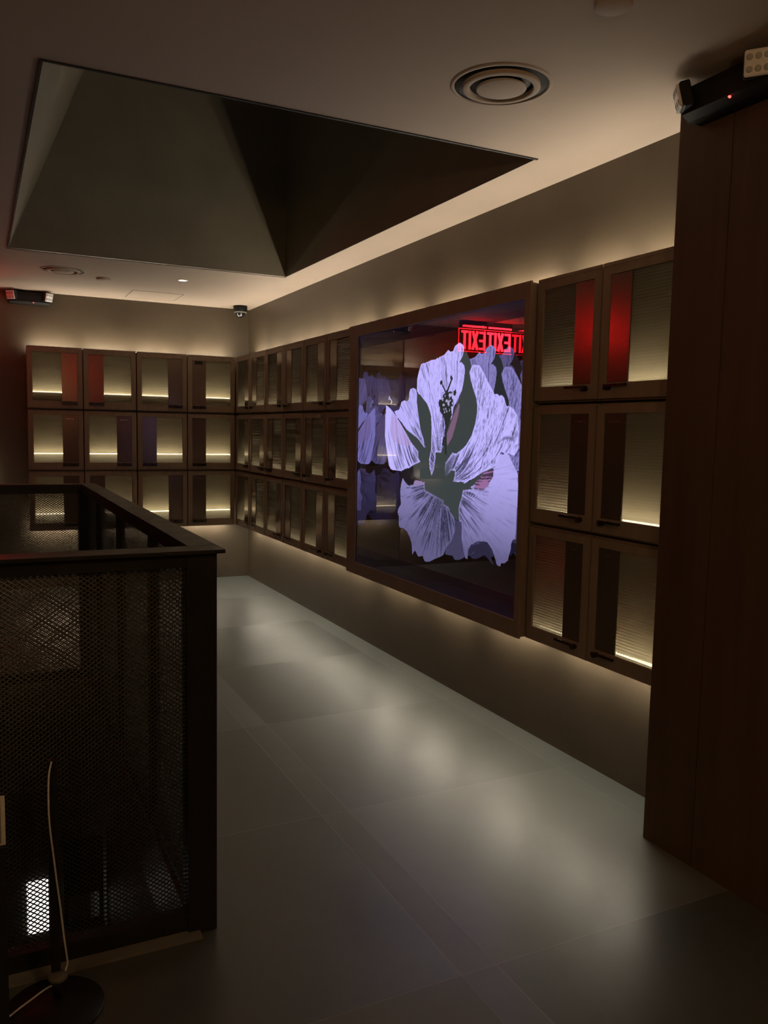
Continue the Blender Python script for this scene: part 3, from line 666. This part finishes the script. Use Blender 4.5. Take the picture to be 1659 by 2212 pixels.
# ------------------------------------------------------------------ exit sign hanging by the end wall
def bar(EY, m_, x0, z0_, x1, z1_, wd):
    d = Vector((x1 - x0, 0, z1_ - z0_)).normalized(); n_ = Vector((-d.z, 0, d.x)) * wd / 2
    a, b = Vector((x0, 0, z0_)), Vector((x1, 0, z1_))
    pts = [a - n_, b - n_, b + n_, a + n_]
    for yy in (EY - .004, EY):
        m_.face([(p.x, yy, p.z) for p in pts])
    for i in range(4):
        p, q = pts[i], pts[(i + 1) % 4]
        m_.face([(p.x, EY - .004, p.z), (q.x, EY - .004, q.z), (q.x, EY, q.z), (p.x, EY, p.z)])
def exit_sign(xc, yc, rz, label):
    ex = thing('exit_sign', label, 'sign', (xc, yc, H), 'red EXIT signs', rz)
    EX0, EX1, EZ0, EZ1, EY = -.1775, .1775, -.320, -.080, 0.0
    def obj(name, mb, mat, parent, bevel=0): return link(name, mb.mesh(name, mat), parent, bevel)
    obj('housing', MB().box(EX0 + .02, EX1 - .02, EY - .03, EY + .03, EZ1, 0), M['dark'], ex, .003)
    obj('panel', MB().box(EX0, EX1, EY + .0005, EY + .006, EZ0, EZ1), M['acrylic'], ex)
    ed = MB()
    ed.box(EX1 - .010, EX1, EY - .001, EY, EZ0, EZ1); ed.box(EX0, EX1, EY - .001, EY, EZ0, EZ0 + .006); ed.box(EX0, EX1, EY - .001, EY, EZ1 - .008, EZ1)
    obj('lit_edge', ed, M['red_dim'], ex)
    gl_ = MB().box(EX0 + .03, EX1 - .03, EY - .034, EY - .031, EZ1 + .012, EZ1 + .03); obj('glow_slot', gl_, M['red'], ex)
    zb, zt, wd = EZ0 + .026, EZ1 - .022, .026
    zm = (zb + zt) / 2
    x = EX0 + .018
    lt = {}
    m_ = MB(); bar(EY, m_, x + .013, zb, x + .013, zt, wd)
    for z_ in (zb + .012, zm, zt - .012): bar(EY, m_, x + .026, z_, x + .078, z_, .024)
    lt['E'] = m_; x += .090
    m_ = MB(); bar(EY, m_, x + .012, zb, x + .068, zt, .028); bar(EY, m_, x + .068, zb, x + .012, zt, .028); lt['X'] = m_; x += .092
    m_ = MB(); bar(EY, m_, x + .013, zb, x + .013, zt, wd); lt['I'] = m_; x += .036
    m_ = MB(); bar(EY, m_, x, zt - .012, x + .084, zt - .012, .024); bar(EY, m_, x + .042, zb, x + .042, zt - .024, wd); lt['T'] = m_
    for k, m_ in lt.items(): obj('letter', m_, M['red'], ex)
exit_sign(-.2075, 7.5, 0, 'red edge-lit EXIT sign hung from the ceiling near the end wall')
exit_sign(-.90, 6.3, 0, 'red edge-lit EXIT sign hung over the far end of the stairwell')
exit_sign(1.75, -1.1, math.pi, 'red edge-lit EXIT sign hung from the ceiling behind the viewer')

# ------------------------------------------------------------------ ledge with light on the end wall (shows in the picture's glass)
wl = thing('wall_ledge', 'narrow wall ledge with glow above and below, reflected in the flower picture', 'shelf', (-.03, YB, 1.0))
obj('shelf_board', MB().box(-.16, .10, YB - .19, YB - .06, .985, 1.10), M['wood'], wl)
obj('bracket', MB().box(-.06, 0, YB - .06, YB - .0005, 1.0, 1.08), M['dark'], wl)
obj('cove_light', MB().box(-.15, .09, YB - .0595, YB - .05, 1.01, 1.02), M['cove'], wl)

# ------------------------------------------------------------------ stand with a cable by the guard rail
s = thing('floor_stand', 'slim black post on a round black base before the wire guard', 'stand', (.14, 2.14, 0))
obj('base', MB().lathe((.14, 2.14, 0), [(0, .0), (.122, .0), (.125, .004), (.122, .011), (.02, .014), (0, .014)], 64), M['black_metal'], s)
obj('pole', MB().box(.140, .162, 2.185, 2.205, .012, .648), M['black_metal'], s, .002)
cb = thing('power_cable', 'pale grey cable running down the black post and across its base', 'cable', (.15, 2.17, 0))
def smooth_path(pts, n=6):
    pts = [Vector(p) for p in pts]; out_ = []
    for i in range(len(pts) - 1):
        p0, p1, p2, p3 = pts[max(i - 1, 0)], pts[i], pts[i + 1], pts[min(i + 2, len(pts) - 1)]
        for k in range(n):
            t = k / n
            out_.append(.5 * ((2 * p1) + (-p0 + p2) * t + (2 * p0 - 5 * p1 + 4 * p2 - p3) * t * t + (-p0 + 3 * p1 - 3 * p2 + p3) * t ** 3))
    return out_ + [pts[-1]]
path = [(.149, 2.180, .646), (.142, 2.178, .608), (.140, 2.176, .535), (.142, 2.175, .473), (.148, 2.175, .409), (.155, 2.175, .333), (.163, 2.175, .255), (.170, 2.175, .177), (.177, 2.176, .112), (.178, 2.177, .095), (.172, 2.172, .080)]
obj('cord', MB().tube(smooth_path(path), .0024, 8), M['cable'], cb)
path = [(.160, 2.170, .042), (.142, 2.190, .036), (.118, 2.190, .028), (.088, 2.175, .022), (.055, 2.155, .018), (.016, 2.125, .017), (-.06, 2.09, .016), (-.18, 2.05, .003), (-.32, 2.04, .003)]
obj('cord', MB().tube(smooth_path(path), .0026, 8), M['cable'], cb)
obj('cable_disc', MB().lathe((.154, 2.172, .062), [(0, .0), (.022, .0), (.0245, .004), (.0245, .010), (.022, .013), (0, .013)], 40), M['grey_plate'], cb)
obj('disc_stem', MB().lathe((.154, 2.172, .013), [(0, .0), (.008, .0), (.008, .0495), (0, .0495)], 20), M['black_metal'], cb)
q = thing('sign_holder', 'grey notice holder on a dark post at the edge of view before the guard', 'sign', (-.02, 2.0, 0))
obj('placard', MB().box(-.11, .036, 1.995, 2.000, .538, .655), M['white_plastic'], q, .001)
obj('notice', MB().box(-.105, .026, 1.9935, 1.9948, .545, .648), M['grey_plate'], q)
obj('post', MB().box(-.02, .034, 1.985, 2.01, .012, .537), M['black_metal'], q)
obj('base', MB().lathe((-.04, 1.99, 0), [(0, 0), (.10, 0), (.10, .008), (.02, .012), (0, .012)], 48), M['black_metal'], q)

# ------------------------------------------------------------------ unseen globes added as warm fill light behind the viewpoint
for k, (x_, y_) in enumerate(((-1.6, .2), (.9, .15), (-1.6, -1.6))):
    t = thing('fill_globe', ('added fill-light globe over the open floor beside the stair', 'added fill-light globe behind the viewer by the column', 'added fill-light globe in the rear corner')[k], 'lamp', (x_, y_, H), 'added fill-light globes')
    obj('canopy', MB().lathe((x_, y_, H), [(0, -.02), (.05, -.02), (.055, -.0002), (0, -.0002)], 32), M['dark'], t)
    obj('stem', MB().lathe((x_, y_, H), [(0, -.42), (.006, -.42), (.006, -.0205), (0, -.0205)], 12), M['dark'], t)
    obj('globe', MB().lathe((x_, y_, H - .50), [(.080 * math.sin(a), -.080 * math.cos(a)) for a in [math.pi * k / 12 for k in range(13)]], 32), M['ambient'], t)

# ------------------------------------------------------------------ world, camera, colour
wd_ = bpy.data.worlds.new('World'); SC.world = wd_; wd_.use_nodes = True
wd_.node_tree.nodes['Background'].inputs['Color'].default_value = (0, 0, 0, 1)
cd = bpy.data.cameras.new('Camera'); co = bpy.data.objects.new('Camera', cd); C.objects.link(co)
yaw, pitch, roll = (0.459535422, -0.0978486268, 0.0198059494)
fwd = Vector((math.sin(yaw) * math.cos(pitch), math.cos(yaw) * math.cos(pitch), math.sin(pitch)))
rt = Vector((math.cos(yaw), -math.sin(yaw), 0)); up = rt.cross(fwd)
r2 = math.cos(roll) * rt + math.sin(roll) * up; u2 = -math.sin(roll) * rt + math.cos(roll) * up
co.matrix_world = Matrix(((r2.x, u2.x, -fwd.x, 0), (r2.y, u2.y, -fwd.y, 0), (r2.z, u2.z, -fwd.z, 1.5), (0, 0, 0, 1)))
cd.sensor_fit = 'VERTICAL'; cd.sensor_height = 36; cd.lens = 36 * 1777.876 / 2212; cd.clip_start = .05; cd.clip_end = 60
SC.camera = co
SC.view_settings.view_transform = 'Standard'; SC.view_settings.look = 'None'
SC.view_settings.gamma = 1; SC.view_settings.exposure = 0; SC.view_settings.use_curve_mapping = False
cy_ = SC.cycles
cy_.max_bounces = 10; cy_.diffuse_bounces = 4; cy_.glossy_bounces = 7; cy_.transmission_bounces = 6; cy_.transparent_max_bounces = 16; cy_.adaptive_threshold = .08; cy_.adaptive_min_samples = 16
cy_.sample_clamp_indirect = 4; cy_.use_denoising = True; cy_.caustics_reflective = True; cy_.caustics_refractive = True; cy_.blur_glossy = .3
